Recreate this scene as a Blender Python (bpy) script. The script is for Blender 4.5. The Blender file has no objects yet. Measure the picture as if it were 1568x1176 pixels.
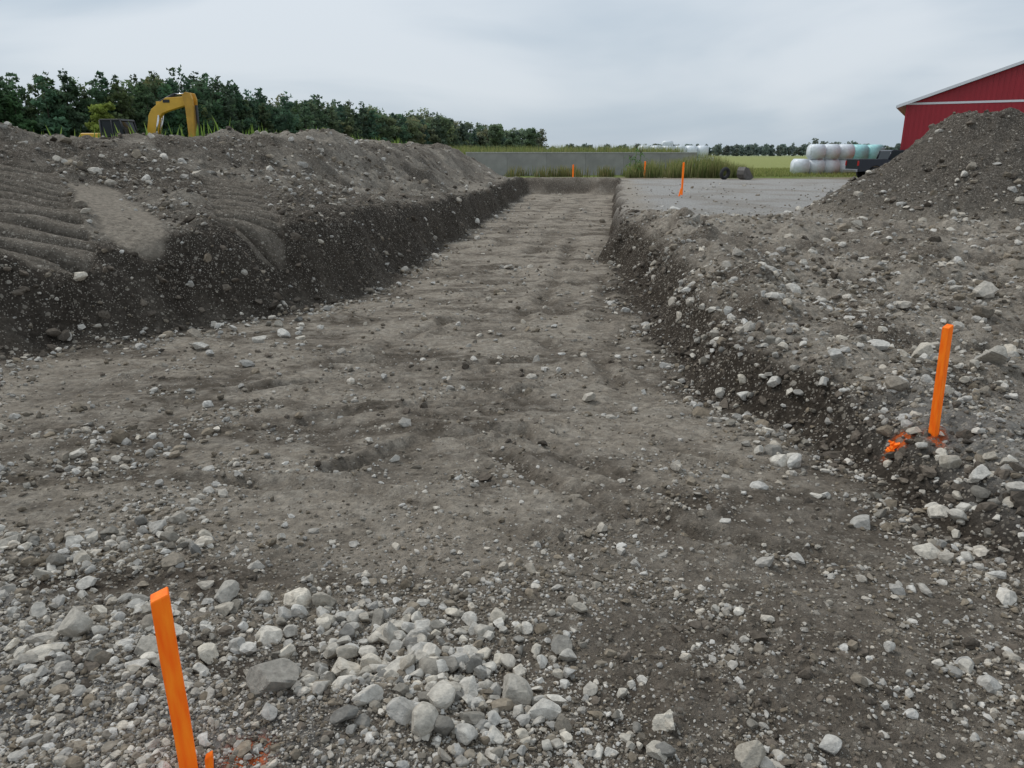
import bpy, bmesh, math, random
import numpy as np
from mathutils import Vector, Matrix
rng = np.random.default_rng(7)
random.seed(7)
scene = bpy.context.scene
scene.view_settings.view_transform = 'Standard'
scene.view_settings.look = 'None'
scene.view_settings.exposure = 0

# ---------------------------------------------------------------- helpers
def sm(a, b, x):
    t = np.clip((x - a) / (b - a), 0, 1)
    return t * t * (3 - 2 * t)
def lerp(a, b, t): return a + (b - a) * t

_perm = np.random.default_rng(3).permutation(256).astype(np.int64)
_perm = np.concatenate([_perm, _perm])
_ang = np.random.default_rng(4).random(256) * 2 * np.pi
_gx, _gy = np.cos(_ang), np.sin(_ang)
def perlin(x, y, seed=0):
    x = x + seed * 17.31; y = y - seed * 9.77
    xi = np.floor(x).astype(np.int64); yi = np.floor(y).astype(np.int64)
    xf = x - xi; yf = y - yi
    u = xf * xf * xf * (xf * (xf * 6 - 15) + 10); v = yf * yf * yf * (yf * (yf * 6 - 15) + 10)
    def g(ix, iy, dx, dy):
        h = _perm[_perm[ix & 255] + (iy & 255)]
        return _gx[h] * dx + _gy[h] * dy
    a = g(xi, yi, xf, yf); b = g(xi + 1, yi, xf - 1, yf)
    c = g(xi, yi + 1, xf, yf - 1); d = g(xi + 1, yi + 1, xf - 1, yf - 1)
    return (a * (1 - u) + b * u) * (1 - v) + (c * (1 - u) + d * u) * v
def fbm(x, y, size, octv=3, seed=0, gain=.5):
    s = np.zeros_like(x); a = 1.0; f = 1.0 / size
    for o in range(octv):
        s += a * perlin(x * f, y * f, seed + o * 5); a *= gain; f *= 2.03
    return s * 1.4
def billow(x, y, size, octv=2, seed=0):
    s = np.zeros_like(x); a = 1.0; f = 1.0 / size
    for o in range(octv):
        s += a * (0.5 - np.abs(perlin(x * f, y * f, seed + o * 5)) * 2); a *= .5; f *= 2.1
    return s

# ---------------------------------------------------------------- terrain
MP = [(-60, 3.5), (-30, 5.6), (-5.4, 7.5), (-3.6, 10.3), (-2.6, 12.3), (-2.07, 17.7), (-1.2, 26), (.9, 49), (1.1, 52)]
MPa = np.array(MP, float)
def seg_dist(x, y, P):
    best = np.full_like(x, 1e9)
    for (x0, y0), (x1, y1) in zip(P[:-1], P[1:]):
        dx, dy = x1 - x0, y1 - y0
        t = np.clip(((x - x0) * dx + (y - y0) * dy) / (dx * dx + dy * dy), 0, 1)
        best = np.minimum(best, np.hypot(x - x0 - t * dx, y - y0 - t * dy))
    return best
def Rx(y):
    return np.interp(y, [0, 2.4, 3.25, 4.55, 5.9, 9, 13, 17.7, 26, 49, 52], [2.5, 2.12, 2.0, 1.92, 1.66, 1.78, 2.0, 2.4, 3.65, 6.7, 7.1])
def zones(x, y):
    w = np.clip(y / 12, .35, 1.0)
    wx = fbm(x, y, 1.6, 3, 11) * .32 * w; wy = fbm(x, y, 1.6, 2, 12) * .28 * w
    xx = x + wx; yy = y + wy
    dm = seg_dist(xx, yy, MP)
    lx = np.interp(yy, MPa[:, 1], MPa[:, 0])
    dm = np.where((xx < lx) & (yy > 3.5), dm, -dm)
    dr = xx - Rx(yy) + .1 * np.sin(y * 1.1)
    return dm, dr
TRACKS = [([(-5.75, 9.3), (-7.05, 11.2), (-8.9, 14.0)], .52), ([(-4.1, 11.9), (-4.9, 13.8), (-6.3, 17.0)], .48)]
PATCH = [(-5.05, 10.2), (-5.95, 11.6), (-7.4, 13.6)]
FTR = [
    ([(-1.1, 4.2), (-.55, 4.9), (.1, 5.0), (.5, 4.3), (1.0, 3.6)], .07),
    ([(-.9, 5.4), (-.1, 4.6), (.25, 3.9), (.9, 3.2), (1.6, 2.9)], .06),
    ([(-1.0, 9.2), (.2, 9.0), (.9, 7.6), (1.0, 6.3)], .09),
    ([(-1.6, 8.0), (-.9, 10.2), (.6, 11.0), (1.6, 10.2)], .10),
    ([(-.6, 12.5), (.5, 13.6), (1.7, 13.2)], .13),
    ([(-2.8, 5.9), (-1.7, 6.7), (-.2, 6.5), (.4, 5.7)], .08),
    ([(-1.5, 15.5), (0.1, 16.4), (2.1, 15.8)], .2), ([(-1.2, 20), (1.0, 20.8), (2.6, 20.2)], .25),
    ([(-.9, 25), (1.5, 25.8), (3.2, 25.0)], .3), ([(-1.0, 7.2), (.1, 7.5), (1.3, 8.6)], .08),
    ([(-2.2, 4.9), (-1.2, 5.6), (-.3, 5.9), (.9, 7.1)], .07), ([(.2, 5.4), (.8, 5.1), (1.4, 4.3)], .06),
    ([(-1.9, 4.0), (-1.0, 3.9), (-.2, 3.5), (.3, 3.0)], .06), ([(-3.6, 6.8), (-2.6, 7.4), (-1.4, 7.6)], .1),
    ([(.0, 10.0), (.5, 12.0), (.9, 15.0), (1.9, 22.0)], .14), ([(1.1, 9.5), (1.5, 12.0), (1.8, 15.0)], .12),
    ([(0.6, 19), (2.2, 30), (4.0, 44)], .25), ([(-.6, 19), (.9, 30), (2.6, 44)], .25),
]
def H(x, y, full=False):
    x = np.asarray(x, float); y = np.asarray(y, float)
    r = np.hypot(x, y)
    dm, dr = zones(x, y)
    floor = np.interp(y, [1.6, 2.5, 4.5, 6, 9, 14, 48, 60], [0.0, -.09, -.27, -.39, -.57, -.76, -.8, -.8])
    n = sm(27, 12, y)
    lip = sm(.25, -.35, (y - 2.45) + (x + 1.5) * .45 + fbm(x, y, .5, 2, 31) * .18)
    floor = np.where(y < 4, floor + .07 * lip * sm(.2, -.8, x), floor)
    far = sm(48.6, 50.2, y + fbm(x, y, 2.5, 2, 8) * .6)
    floor = lerp(floor, -.04, far) + .22 * np.exp(-((y - 50.6) / .9) ** 2)
    w1 = lerp(.45, 1.15, n); D2 = lerp(4.3, 10.5, n)
    zt = lerp(.22, .50, n) + .10 * fbm(x, y, 2.2, 2, 21)
    zc = 1.98 + .26 * fbm(x, y, 4.5, 3, 22) - .12 * sm(30, 45, y)
    rl = np.clip((dm - w1) / (D2 - w1), 0, 1)
    rise = lerp(sm(.18, 1, rl), rl ** .85, n)
    fall = sm(D2 + 1.5, D2 + 6.5, dm)
    zm = zt + (zc - zt) * rise
    tap = sm(53, 47.5, y)
    zm = lerp(.0, zm, tap)
    hill = 3.0 * sm(30, 110, y) * sm(2, 34, -x)
    zm = lerp(zm, .35 * sm(60, 40, y) + hill, fall)
    face = sm(0, 1, dm / w1)
    lump = np.clip(dm / 2.0, 0, 1) * (1 - fall) * tap
    trk = np.minimum(np.minimum(seg_dist(x, y, TRACKS[0][0]), seg_dist(x, y, TRACKS[1][0])), seg_dist(x, y, PATCH))
    calm = sm(.40, .85, trk)
    zm = zm + lump * (.14 * fbm(x, y, 2.6, 3, 23) + calm * (.05 + .09 * billow(x, y, .9, 2, 24) + .12 * billow(x, y, 2.1, 2, 25)))
    z = lerp(floor, zm, face)
    wr = np.interp(y, [1.5, 5, 8, 12, 16, 19, 50], [.30, .34, .5, .9, .6, .26, .20])
    zr = np.interp(y, [0, 2.5, 4, 6, 9, 13, 17, 22, 28], [.0, -.02, -.02, .03, .08, .14, .12, .03, 0])
    berm = np.interp(y, [2, 4, 8, 12, 17, 21, 25], [.04, .06, .13, .19, .20, .08, 0.0]) * np.exp(-((dr - wr - .40) / .38) ** 2)
    rough_r = sm(24, 17, y) * sm(0, 1.5, dr)
    rutdir = (y - 13.5) + (x - 3) * .42 + .25 * fbm(x, y, 3, 2, 45)
    ruts = .17 * np.exp(-((rutdir - 1.7) / .5) ** 2) + .22 * np.exp(-((rutdir - 3.6) / .55) ** 2) + .13 * np.exp(-((rutdir + .4) / .4) ** 2) + .1 * np.exp(-((rutdir + 3.0) / .4) ** 2)
    zr = zr + berm * (1 + 1.2 * fbm(x, y, .8, 2, 46)) + rough_r * (.12 * fbm(x, y, 1.7, 3, 41) + ruts * sm(2.6, 4.2, x))
    q = fbm(x, y, 1.5, 4, 44) * .20 - .04
    c1 = 3.16 - .84 * np.sqrt((x - 11.80) ** 2 + ((y - 19.6) * .95) ** 2 + .05) + q
    c2 = 2.50 - .64 * np.sqrt((x - 14.6) ** 2 + ((y - 20.6) * .9) ** 2 + .3) + q
    c1 = np.where(c1 < 1.1, 1.1 - (1.1 - c1) * .70, c1)
    cone = np.maximum(c1, c2)
    zr = np.where(cone > zr - .3, zr + np.log1p(np.exp(np.clip((cone - zr) * 12, -30, 30))) / 12, zr)
    rf = np.clip(dr / wr, 0, 1)
    rf = lerp(rf * rf * (3 - 2 * rf), rf ** .6, sm(15, 19, y))
    z = np.where(x > -1.0, lerp(z, zr, rf), z)
    flatfar = sm(51, 55, y)
    z = lerp(z, hill, flatfar)
    loose = np.clip(np.maximum(face * (1 - fall) * tap, np.maximum(rf * sm(25, 17, y), sm(0, .4, cone))), 0, 1) * (1 - flatfar)
    loose = loose * (.08 + .92 * calm)
    lotm = sm(0, .5, dr) * sm(17, 22, y) * (1 - sm(-.2, .3, cone))
    active = (r < 75)
    A = lerp(.6, 1.0, loose) * (1 - .7 * lotm) * (1 - flatfar) * (.35 + .65 * np.where(y > 8, calm, 1))
    det = np.zeros_like(z)
    xa, ya = x[active], y[active]; ra = r[active]; la = loose[active]
    patch = sm(-.1, .35, fbm(xa, ya, 1.3, 2, 57))
    dd = .060 * fbm(xa, ya, .9, 2, 51) + .032 * billow(xa, ya, .28, 2, 52) * np.maximum(la, .3 + .7 * patch)
    dd += .017 * fbm(xa, ya, .09, 2, 53) * (1 - sm(15, 30, ra)) * np.maximum(la, .35 + .65 * patch)
    dd += .010 * billow(xa, ya, .035, 2, 54) * (1 - sm(5, 10, ra)) * np.maximum(la, .35 + .65 * patch)
    dd += .060 * la * fbm(xa, ya, .36, 3, 55)
    det[active] = dd
    z = z + det * A
    fm = np.clip(4 * face * (1 - face), 0, 1)
    z = z + fm * .14 * fbm(x, y, .5, 3, 61)
    fr = np.clip(4 * rf * (1 - rf), 0, 1) * (x > 0) * (y < 52)
    z = z + fr * .06 * fbm(x, y, .22, 3, 62)
    cleat = np.zeros_like(z)
    for P, hw in TRACKS:
        d = seg_dist(x, y, P) + .05 * perlin(x * 2, y * 2, 3)
        m = sm(hw + .04, hw - .02, d) * (r < 40)
        dx = P[-1][0] - P[0][0]; dy = P[-1][1] - P[0][1]
        s = ((x - P[0][0]) * dx * .15 + (y - P[0][1]) * dy) / abs(dy) + .05 * perlin(x * 1.3, y * 1.3, 6)
        saw = (s / .43) % 1.0
        am = np.clip(.85 + .9 * perlin(x * .9, y * .9, 14), .35, 1.1)
        gr_ = np.exp(-((saw - .5) / .13) ** 2) * am
        z = z + m * (-.03 - .12 * gr_ + .045 * np.exp(-((saw - .82) / .12) ** 2))
        cleat = np.maximum(cleat, m * gr_)
    for P, hw in FTR:
        d = seg_dist(x, y, P) + .07 * perlin(x * 3, y * 3, 5)
        am = np.clip(.6 + 1.6 * perlin(x * 1.3, y * 1.3, 9), 0, 1.4) * 1.3
        z = z + (-.035 * np.exp(-(d / hw) ** 2) + .024 * np.exp(-((d - hw * 1.9) / (hw * .7)) ** 2)) * am
    z = z - .08 * np.exp(-(((x + .74) / .30) ** 2 + ((y - 2.08) / .15) ** 2)) + .03 * np.exp(-(((x + .2) / .5) ** 2 + ((y - 1.86) / .14) ** 2))
    if full:
        return z, dict(dm=dm, dr=dr, face=face, fall=fall, tap=tap, n=n, rf=rf, cone=cone, loose=loose, lot=lotm, lip=lip, flat=flatfar, r=r, D2=D2, rise=rise, fm=fm, far=far, det=det, cleat=cleat, w1=w1)
    return z
def Hs(x, y): return float(H(np.array([x]), np.array([y]))[0])

# ---------------------------------------------------------------- mesh utils
def tri_mesh(name, V, F, mat, col=None, smooth=False, k=3):
    me = bpy.data.meshes.new(name)
    V = np.ascontiguousarray(V, dtype=np.float32); F = np.ascontiguousarray(F, dtype=np.int32)
    me.vertices.add(len(V)); me.vertices.foreach_set('co', V.ravel())
    me.loops.add(F.size); me.loops.foreach_set('vertex_index', F.ravel())
    me.polygons.add(len(F)); me.polygons.foreach_set('loop_start', np.arange(0, F.size, k, dtype=np.int32))
    me.polygons.foreach_set('use_smooth', np.full(len(F), smooth, dtype=bool))
    me.update(calc_edges=True)
    if col is not None:
        a = me.color_attributes.new('Col', 'FLOAT_COLOR', 'POINT')
        c = np.ones((len(V), 4), np.float32); c[:, :col.shape[1]] = col
        a.data.foreach_set('color', c.ravel())
    me.materials.append(mat)
    o = bpy.data.objects.new(name, me); scene.collection.objects.link(o)
    return o
def nodes(name):
    m = bpy.data.materials.new(name); m.use_nodes = True
    nt = m.node_tree; b = nt.nodes['Principled BSDF']
    return m, nt, b
def simple(name, col, rough=.6, metal=0, noise=.15, scale=6, bump=0.0, spec=.5):
    m, nt, b = nodes(name)
    N = nt.nodes; L = nt.links
    tc = N.new('ShaderNodeTexCoord'); nz = N.new('ShaderNodeTexNoise'); nz.inputs['Scale'].default_value = scale; nz.inputs['Detail'].default_value = 5
    L.new(tc.outputs['Object'], nz.inputs['Vector'])
    mr = N.new('ShaderNodeMapRange'); mr.inputs[1].default_value = .3; mr.inputs[2].default_value = .7; mr.inputs[3].default_value = 1 - noise; mr.inputs[4].default_value = 1 + noise
    L.new(nz.outputs['Fac'], mr.inputs[0])
    mx = N.new('ShaderNodeVectorMath'); mx.operation = 'SCALE'; mx.inputs[0].default_value = col[:3]
    L.new(mr.outputs[0], mx.inputs['Scale']); L.new(mx.outputs[0], b.inputs['Base Color'])
    b.inputs['Roughness'].default_value = rough; b.inputs['Metallic'].default_value = metal
    b.inputs['Specular IOR Level'].default_value = spec
    if bump:
        bp = N.new('ShaderNodeBump'); bp.inputs['Strength'].default_value = bump; bp.inputs['Distance'].default_value = .02
        L.new(nz.outputs['Fac'], bp.inputs['Height']); L.new(bp.outputs[0], b.inputs['Normal'])
    return m
def mat_ground():
    m, nt, b = nodes('ground_soil'); N = nt.nodes; L = nt.links
    tc = N.new('ShaderNodeTexCoord'); at = N.new('ShaderNodeAttribute'); at.attribute_name = 'Col'
    def noise(s, d=6, ro=.6):
        n = N.new('ShaderNodeTexNoise'); n.inputs['Scale'].default_value = s; n.inputs['Detail'].default_value = d; n.inputs['Roughness'].default_value = ro
        L.new(tc.outputs['Object'], n.inputs['Vector']); return n
    def math_(op, a, b_=None):
        n = N.new('ShaderNodeMath'); n.operation = op
        for i, v in enumerate((a, b_)):
            if v is None: continue
            if isinstance(v, (int, float)): n.inputs[i].default_value = v
            else: L.new(v, n.inputs[i])
        return n.outputs[0]
    def mrange(v, a, b_, c, d):
        n = N.new('ShaderNodeMapRange'); L.new(v, n.inputs[0])
        for i, q in enumerate((a, b_, c, d)): n.inputs[i + 1].default_value = q
        return n.outputs[0]
    n2 = noise(14, 6, .74)
    f = mrange(n2.outputs['Fac'], .32, .68, .54, 1.44)
    sc = N.new('ShaderNodeVectorMath'); sc.operation = 'SCALE'; L.new(at.outputs['Color'], sc.inputs[0]); L.new(f, sc.inputs['Scale'])
    col = sc.outputs[0]
    hts = []
    for s, thr, rad, hh in ((15, .80, .34, .8), (52, .58, .40, .3)):
        v = N.new('ShaderNodeTexVoronoi'); v.inputs['Scale'].default_value = s
        mp = N.new('ShaderNodeVectorMath'); mp.operation = 'ADD'
        w2 = N.new('ShaderNodeVectorMath'); w2.operation = 'SCALE'; L.new(n2.outputs['Color'], w2.inputs[0]); w2.inputs['Scale'].default_value = .8 / s
        L.new(tc.outputs['Object'], mp.inputs[0]); L.new(w2.outputs[0], mp.inputs[1]); L.new(mp.outputs[0], v.inputs['Vector'])
        sp = N.new('ShaderNodeSeparateColor'); L.new(v.outputs['Color'], sp.inputs[0])
        th = math_('SUBTRACT', 1.0, math_('MULTIPLY', at.outputs['Alpha'], 1 - thr))
        on = mrange(math_('SUBTRACT', sp.outputs[0], th), 0, .02, 0, 1)
        edge = mrange(v.outputs['Distance'], rad, rad + .08, 1, 0)
        mask = math_('MULTIPLY', on, edge)
        mixc = N.new('ShaderNodeMix'); mixc.data_type = 'RGBA'
        cc = N.new('ShaderNodeMix'); cc.data_type = 'RGBA'; cc.inputs[6].default_value = (.20, .172, .138, 1); cc.inputs[7].default_value = (.50, .45, .38, 1)
        L.new(sp.outputs[1], cc.inputs[0])
        L.new(math_('MULTIPLY', mask, .85), mixc.inputs[0]); L.new(col, mixc.inputs[6]); L.new(cc.outputs[2], mixc.inputs[7])
        col = mixc.outputs[2]
        hts.append(math_('MULTIPLY', mask, mrange(v.outputs['Distance'], 0, rad, hh, hh * .4)))
    L.new(col, b.inputs['Base Color'])
    h = math_('ADD', math_('ADD', hts[0], hts[1]), math_('MULTIPLY', n2.outputs['Fac'], 2.7))
    bp = N.new('ShaderNodeBump'); bp.inputs['Strength'].default_value = 1.0; bp.inputs['Distance'].default_value = .030
    L.new(h, bp.inputs['Height']); L.new(bp.outputs[0], b.inputs['Normal'])
    b.inputs['Roughness'].default_value = 1; b.inputs['Specular IOR Level'].default_value = .05
    return m
def mat_attr(name, rough=.9, s=40, amt=.25, bump=.5, dist=.01, spec=.2, det=4):
    m, nt, b = nodes(name); N = nt.nodes; L = nt.links
    at = N.new('ShaderNodeAttribute'); at.attribute_name = 'Col'
    b.inputs['Roughness'].default_value = rough; b.inputs['Specular IOR Level'].default_value = spec
    if amt == 0:
        L.new(at.outputs['Color'], b.inputs['Base Color'])
        # thin leaves let part of the light through
        tr = N.new('ShaderNodeBsdfTranslucent'); mxs = N.new('ShaderNodeMixShader'); mxs.inputs[0].default_value = .38
        L.new(at.outputs['Color'], tr.inputs['Color']); L.new(b.outputs[0], mxs.inputs[1]); L.new(tr.outputs[0], mxs.inputs[2])
        L.new(mxs.outputs[0], N['Material Output'].inputs['Surface'])
        return m
    tc = N.new('ShaderNodeTexCoord')
    nz = N.new('ShaderNodeTexNoise'); nz.inputs['Scale'].default_value = s; nz.inputs['Detail'].default_value = det; nz.inputs['Roughness'].default_value = .65
    L.new(tc.outputs['Object'], nz.inputs['Vector'])
    mr = N.new('ShaderNodeMapRange'); mr.inputs[1].default_value = .3; mr.inputs[2].default_value = .7; mr.inputs[3].default_value = 1 - amt; mr.inputs[4].default_value = 1 + amt
    L.new(nz.outputs['Fac'], mr.inputs[0])
    sc = N.new('ShaderNodeVectorMath'); sc.operation = 'SCALE'; L.new(at.outputs['Color'], sc.inputs[0]); L.new(mr.outputs[0], sc.inputs['Scale'])
    L.new(sc.outputs[0], b.inputs['Base Color'])
    if bump:
        bp = N.new('ShaderNodeBump'); bp.inputs['Strength'].default_value = bump; bp.inputs['Distance'].default_value = dist
        L.new(nz.outputs['Fac'], bp.inputs['Height']); L.new(bp.outputs[0], b.inputs['Normal'])
    return m
M_ground = mat_ground()
M_rock = mat_attr('limestone_rock', .92, 45, .30, .7, .010)
M_grav = mat_attr('gravel_stone', .95, 60, .22, 0, 0, .1, 2)
M_leaf = mat_attr('foliage', .8, 1, 0)
M_bark = simple('bark', (.09, .07, .05), .95, noise=.3)

# ---------------------------------------------------------------- ground sheet
angF = np.linspace(math.radians(-47), math.radians(47), 920)
angB = np.linspace(math.radians(47), math.radians(313), 70)[1:-1]
ang = np.concatenate([angF, angB])
rad = np.concatenate([[.25, .5, .8, 1.05], np.geomspace(1.25, 60, 1020), np.geomspace(61, 6000, 120)])
Rg, Ag = np.meshgrid(rad, ang, indexing='ij')
X = (Rg * np.sin(Ag)).ravel(); Y = (Rg * np.cos(Ag)).ravel()
Z, zn = H(X, Y, True)
nr, na = len(rad), len(ang)
i = np.arange(nr - 1)[:, None] * na; j = np.arange(na)[None, :]; j2 = (j + 1) % na
F = np.stack([(i + j), (i + j2), (i + na + j2), (i + na + j)], -1).reshape(-1, 4)[:, ::-1]
def C(r_, g_, b_): return np.array([r_, g_, b_])
def colmix(c, t, d): return c * (1 - t[:, None]) + d * t[:, None]
def ground_colour(x, y, z, q):
    n1 = fbm(x, y, 3.0, 3, 71); n2 = fbm(x, y, .8, 3, 72); n3 = fbm(x, y, .2, 2, 73); n4 = fbm(x * .55, y * 1.5, 1.0, 4, 74)
    c = np.tile(C(.370, .318, .256), (len(x), 1))
    c = colmix(c, np.clip(.14 + sm(-.1, .45, n4) * .80 + n1 * .2, 0, 1), C(.150, .125, .098))
    c = colmix(c, np.clip(.13 + n3 * .8 + n2 * .3, 0, .6), C(.43, .38, .315))
    c = colmix(c, np.clip(-q['det'] * 14, 0, .7), C(.110, .090, .070))  # crevice shade painted into the floor colour where the relief dips
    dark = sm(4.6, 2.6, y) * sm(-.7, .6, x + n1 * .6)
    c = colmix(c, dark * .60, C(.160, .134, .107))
    for P, hw in FTR:
        d = seg_dist(x, y, P) + .07 * perlin(x * 3, y * 3, 5)
        c = colmix(c, np.exp(-(d / hw) ** 2) * .7 * np.clip(.6 + 1.6 * perlin(x * 1.3, y * 1.3, 9), 0, 1), C(.115, .094, .072))
    st = .34 + .5 * np.clip(n2 * 1.4, 0, 1) + .2 * sm(5, 2.5, y)
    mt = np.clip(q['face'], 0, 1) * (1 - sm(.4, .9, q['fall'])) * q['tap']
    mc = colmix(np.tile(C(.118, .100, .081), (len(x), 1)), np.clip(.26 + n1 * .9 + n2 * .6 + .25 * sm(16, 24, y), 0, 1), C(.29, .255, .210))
    mc = colmix(mc, np.clip(-q['det'] * 9, 0, .65), C(.06, .049, .039))  # same painted crevice shade on the mound
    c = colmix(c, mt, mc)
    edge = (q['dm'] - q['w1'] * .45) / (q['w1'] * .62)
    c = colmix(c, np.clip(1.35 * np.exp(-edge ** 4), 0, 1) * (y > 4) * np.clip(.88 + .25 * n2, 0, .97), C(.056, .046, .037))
    pl = sm(.44, .32, seg_dist(x, y, PATCH) + .12 * n2)
    c = colmix(c, pl * .85, C(.33, .285, .23))
    for P, hw in TRACKS:
        c = colmix(c, sm(hw + .05, hw - .05, seg_dist(x, y, P)) * .8, C(.215, .185, .150))
    c = colmix(c, np.clip(q['cleat'] * 1.1, 0, .9), C(.052, .042, .033))  # groove shade painted dark so the track steps read crisply
    top = q['rf'] * (1 - q['lot'])
    rc = colmix(np.tile(C(.38, .33, .27), (len(x), 1)), np.clip(.36 + n2 * .9 + n1 * .5, 0, 1), C(.145, .120, .095))
    rc = colmix(rc, np.clip(-q['det'] * 9, 0, .7), C(.085, .069, .053))  # same painted crevice shade on the right bank
    c = np.where((x > 0)[:, None], colmix(c, top, rc), c)
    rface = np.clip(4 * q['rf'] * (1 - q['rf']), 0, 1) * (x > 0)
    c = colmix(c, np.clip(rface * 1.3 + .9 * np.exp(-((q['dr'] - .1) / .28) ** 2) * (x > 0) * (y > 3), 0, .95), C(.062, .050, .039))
    c = colmix(c, sm(-.05, .5, q['cone']) * .92, C(.100, .086, .071))
    c = colmix(c, np.exp(-((q['cone'] - .2) / .35) ** 2) * .45 * (x > 0), C(.27, .235, .19))
    lot = q['lot']
    c = colmix(c, lot, C(.40, .385, .365)); c = colmix(c, lot * np.clip(n1 * .9 + .15, 0, .6), C(.28, .25, .215))
    c = colmix(c, lot * sm(1.6, .4, q['dr']) * .8, C(.38, .33, .27))
    pad = q['lip'] * sm(.0, -1.0, x) * (y < 4)
    c = colmix(c, pad * .8, C(.25, .242, .23))
    pr = sm(2.15, 2.6, x) * sm(5.2, 4.4, y)
    c = colmix(c, pr * .6, C(.31, .30, .28))
    hol = np.exp(-(((x + .72) / .42) ** 2 + ((y - 2.10) / .22) ** 2)) + np.exp(-(((x + 1.6) / .9) ** 2 + ((y - 2.72) / .16) ** 2)) * .9 + .6 * np.exp(-(((x + .1) / .7) ** 2 + ((y - 2.0) / .35) ** 2))
    c = colmix(c, np.clip(hol * (.9 + n3), 0, .88), C(.095, .075, .057))
    c = colmix(c, np.exp(-((y - 49.6) / .8) ** 2) * (x < 7.5) * .8, C(.08, .065, .052))
    c = colmix(c, q['flat'], C(.27, .225, .165))
    gmask = sm(56, 59, y + n1 * 2)
    gmask = np.maximum(gmask, sm(.5, .95, q['fall']) * (x < 0))
    gmask = np.maximum(gmask, sm(53.5, 56, y + n1 * 2) * sm(13, 15, x) * sm(24, 20, x))
    gr = colmix(np.tile(C(.14, .19, .055), (len(x), 1)), np.clip(.4 + n1 * .7, 0, 1), C(.19, .21, .07))
    yel = sm(60, 90, y) * sm(5, 18, x)
    gr = colmix(gr, yel * .8, C(.30, .31, .12))
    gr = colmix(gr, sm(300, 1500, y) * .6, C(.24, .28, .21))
    c = colmix(c, gmask, gr)
    st = np.clip(st + .6 * q['rf'] * (x > 0) + .5 * mt + .4 * pad, 0, 1.25)
    st = np.where(gmask > .5, 0.0, st) * np.where(pl > .3, .2, 1) * (1 - .8 * np.clip(q['cleat'], 0, 1))
    for (px, py, pr_) in ((-.70, 1.62, .10), (2.30, 4.12, .10), (2.47, 4.02, .13)):
        d = np.hypot(x - px, y - py)
        o = np.clip(sm(pr_, pr_ * .3, d) * (.45 + n3 * 1.6), 0, .8)
        c = colmix(c, o, C(.80, .16, .03))
    return np.clip(c, .01, 1), st
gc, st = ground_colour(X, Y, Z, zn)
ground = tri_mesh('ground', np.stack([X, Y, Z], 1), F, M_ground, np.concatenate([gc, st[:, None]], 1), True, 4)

# ---------------------------------------------------------------- rocks
def ico(sub):
    bm = bmesh.new(); bmesh.ops.create_icosphere(bm, subdivisions=sub, radius=1)
    v = np.array([p.co[:] for p in bm.verts]); f = np.array([[q.index for q in t.verts] for t in bm.faces]); bm.free()
    return v / np.linalg.norm(v, axis=1)[:, None], f
def rock_variants(sub, n, seed, rough=.03):
    rg = np.random.default_rng(seed); v, f = ico(sub); out = []
    for k in range(n):
        K = rg.integers(8, 13)
        nn = rg.normal(size=(K, 3)); nn /= np.linalg.norm(nn, axis=1)[:, None]
        dd = rg.uniform(.42, .9, K)
        dots = v @ nn.T
        r = np.where(dots > .05, dd / np.maximum(dots, .05), 9).min(1)
        r = np.minimum(r, 1.12)
        r *= 1 + rough * rg.normal(size=len(v))
        out.append(v * r[:, None])
    return np.array(out), f
def rand_rot(n, rg):
    q = rg.normal(size=(n, 4)); q /= np.linalg.norm(q, axis=1)[:, None]
    w, x, y, z = q.T
    return np.stack([1 - 2 * (y * y + z * z), 2 * (x * y - z * w), 2 * (x * z + y * w), 2 * (x * y + z * w), 1 - 2 * (x * x + z * z), 2 * (y * z - x * w),
                     2 * (x * z - y * w), 2 * (y * z + x * w), 1 - 2 * (x * x + y * y)], 1).reshape(n, 3, 3)
def scatter(name, px, py, size, sub, seed, rough=.03, sink=.25, cols=None, mat=None, bright=1.0, dirty=.35):
    rg = np.random.default_rng(seed); n = len(px)
    var, f = rock_variants(sub, 24, seed, rough)
    base = var[rg.integers(0, 24, n)]
    base = base * rg.uniform(.6, 1.2, (n, 1, 3)); base = np.einsum('nij,nvj->nvi', rand_rot(n, rg), base)
    base[:, :, 2] *= .78
    base *= (size * .5)[:, None, None]
    pz = H(px, py)
    base[:, :, 0] += px[:, None]; base[:, :, 1] += py[:, None]; base[:, :, 2] += (pz + size * (.28 - sink * rg.uniform(.2, 1.2, n)))[:, None]
    nv = base.shape[1]
    V = base.reshape(-1, 3); Fx = (f[None] + (np.arange(n) * nv)[:, None, None]).reshape(-1, 3)
    if cols is None:
        t = rg.random(n)[:, None]; br = rg.uniform(.62, 1.18, n)[:, None] * bright
        cols = (C(.43, .38, .31) * (1 - t) + C(.44, .42, .385) * t) * br
        dm_ = (rg.random(n) < dirty)[:, None]
        cols = np.where(dm_, cols * .50 * C(1, .92, .82), cols)
    c = np.repeat(cols, nv, axis=0)
    return tri_mesh(name, V, Fx, mat or M_rock, c, False)
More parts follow.
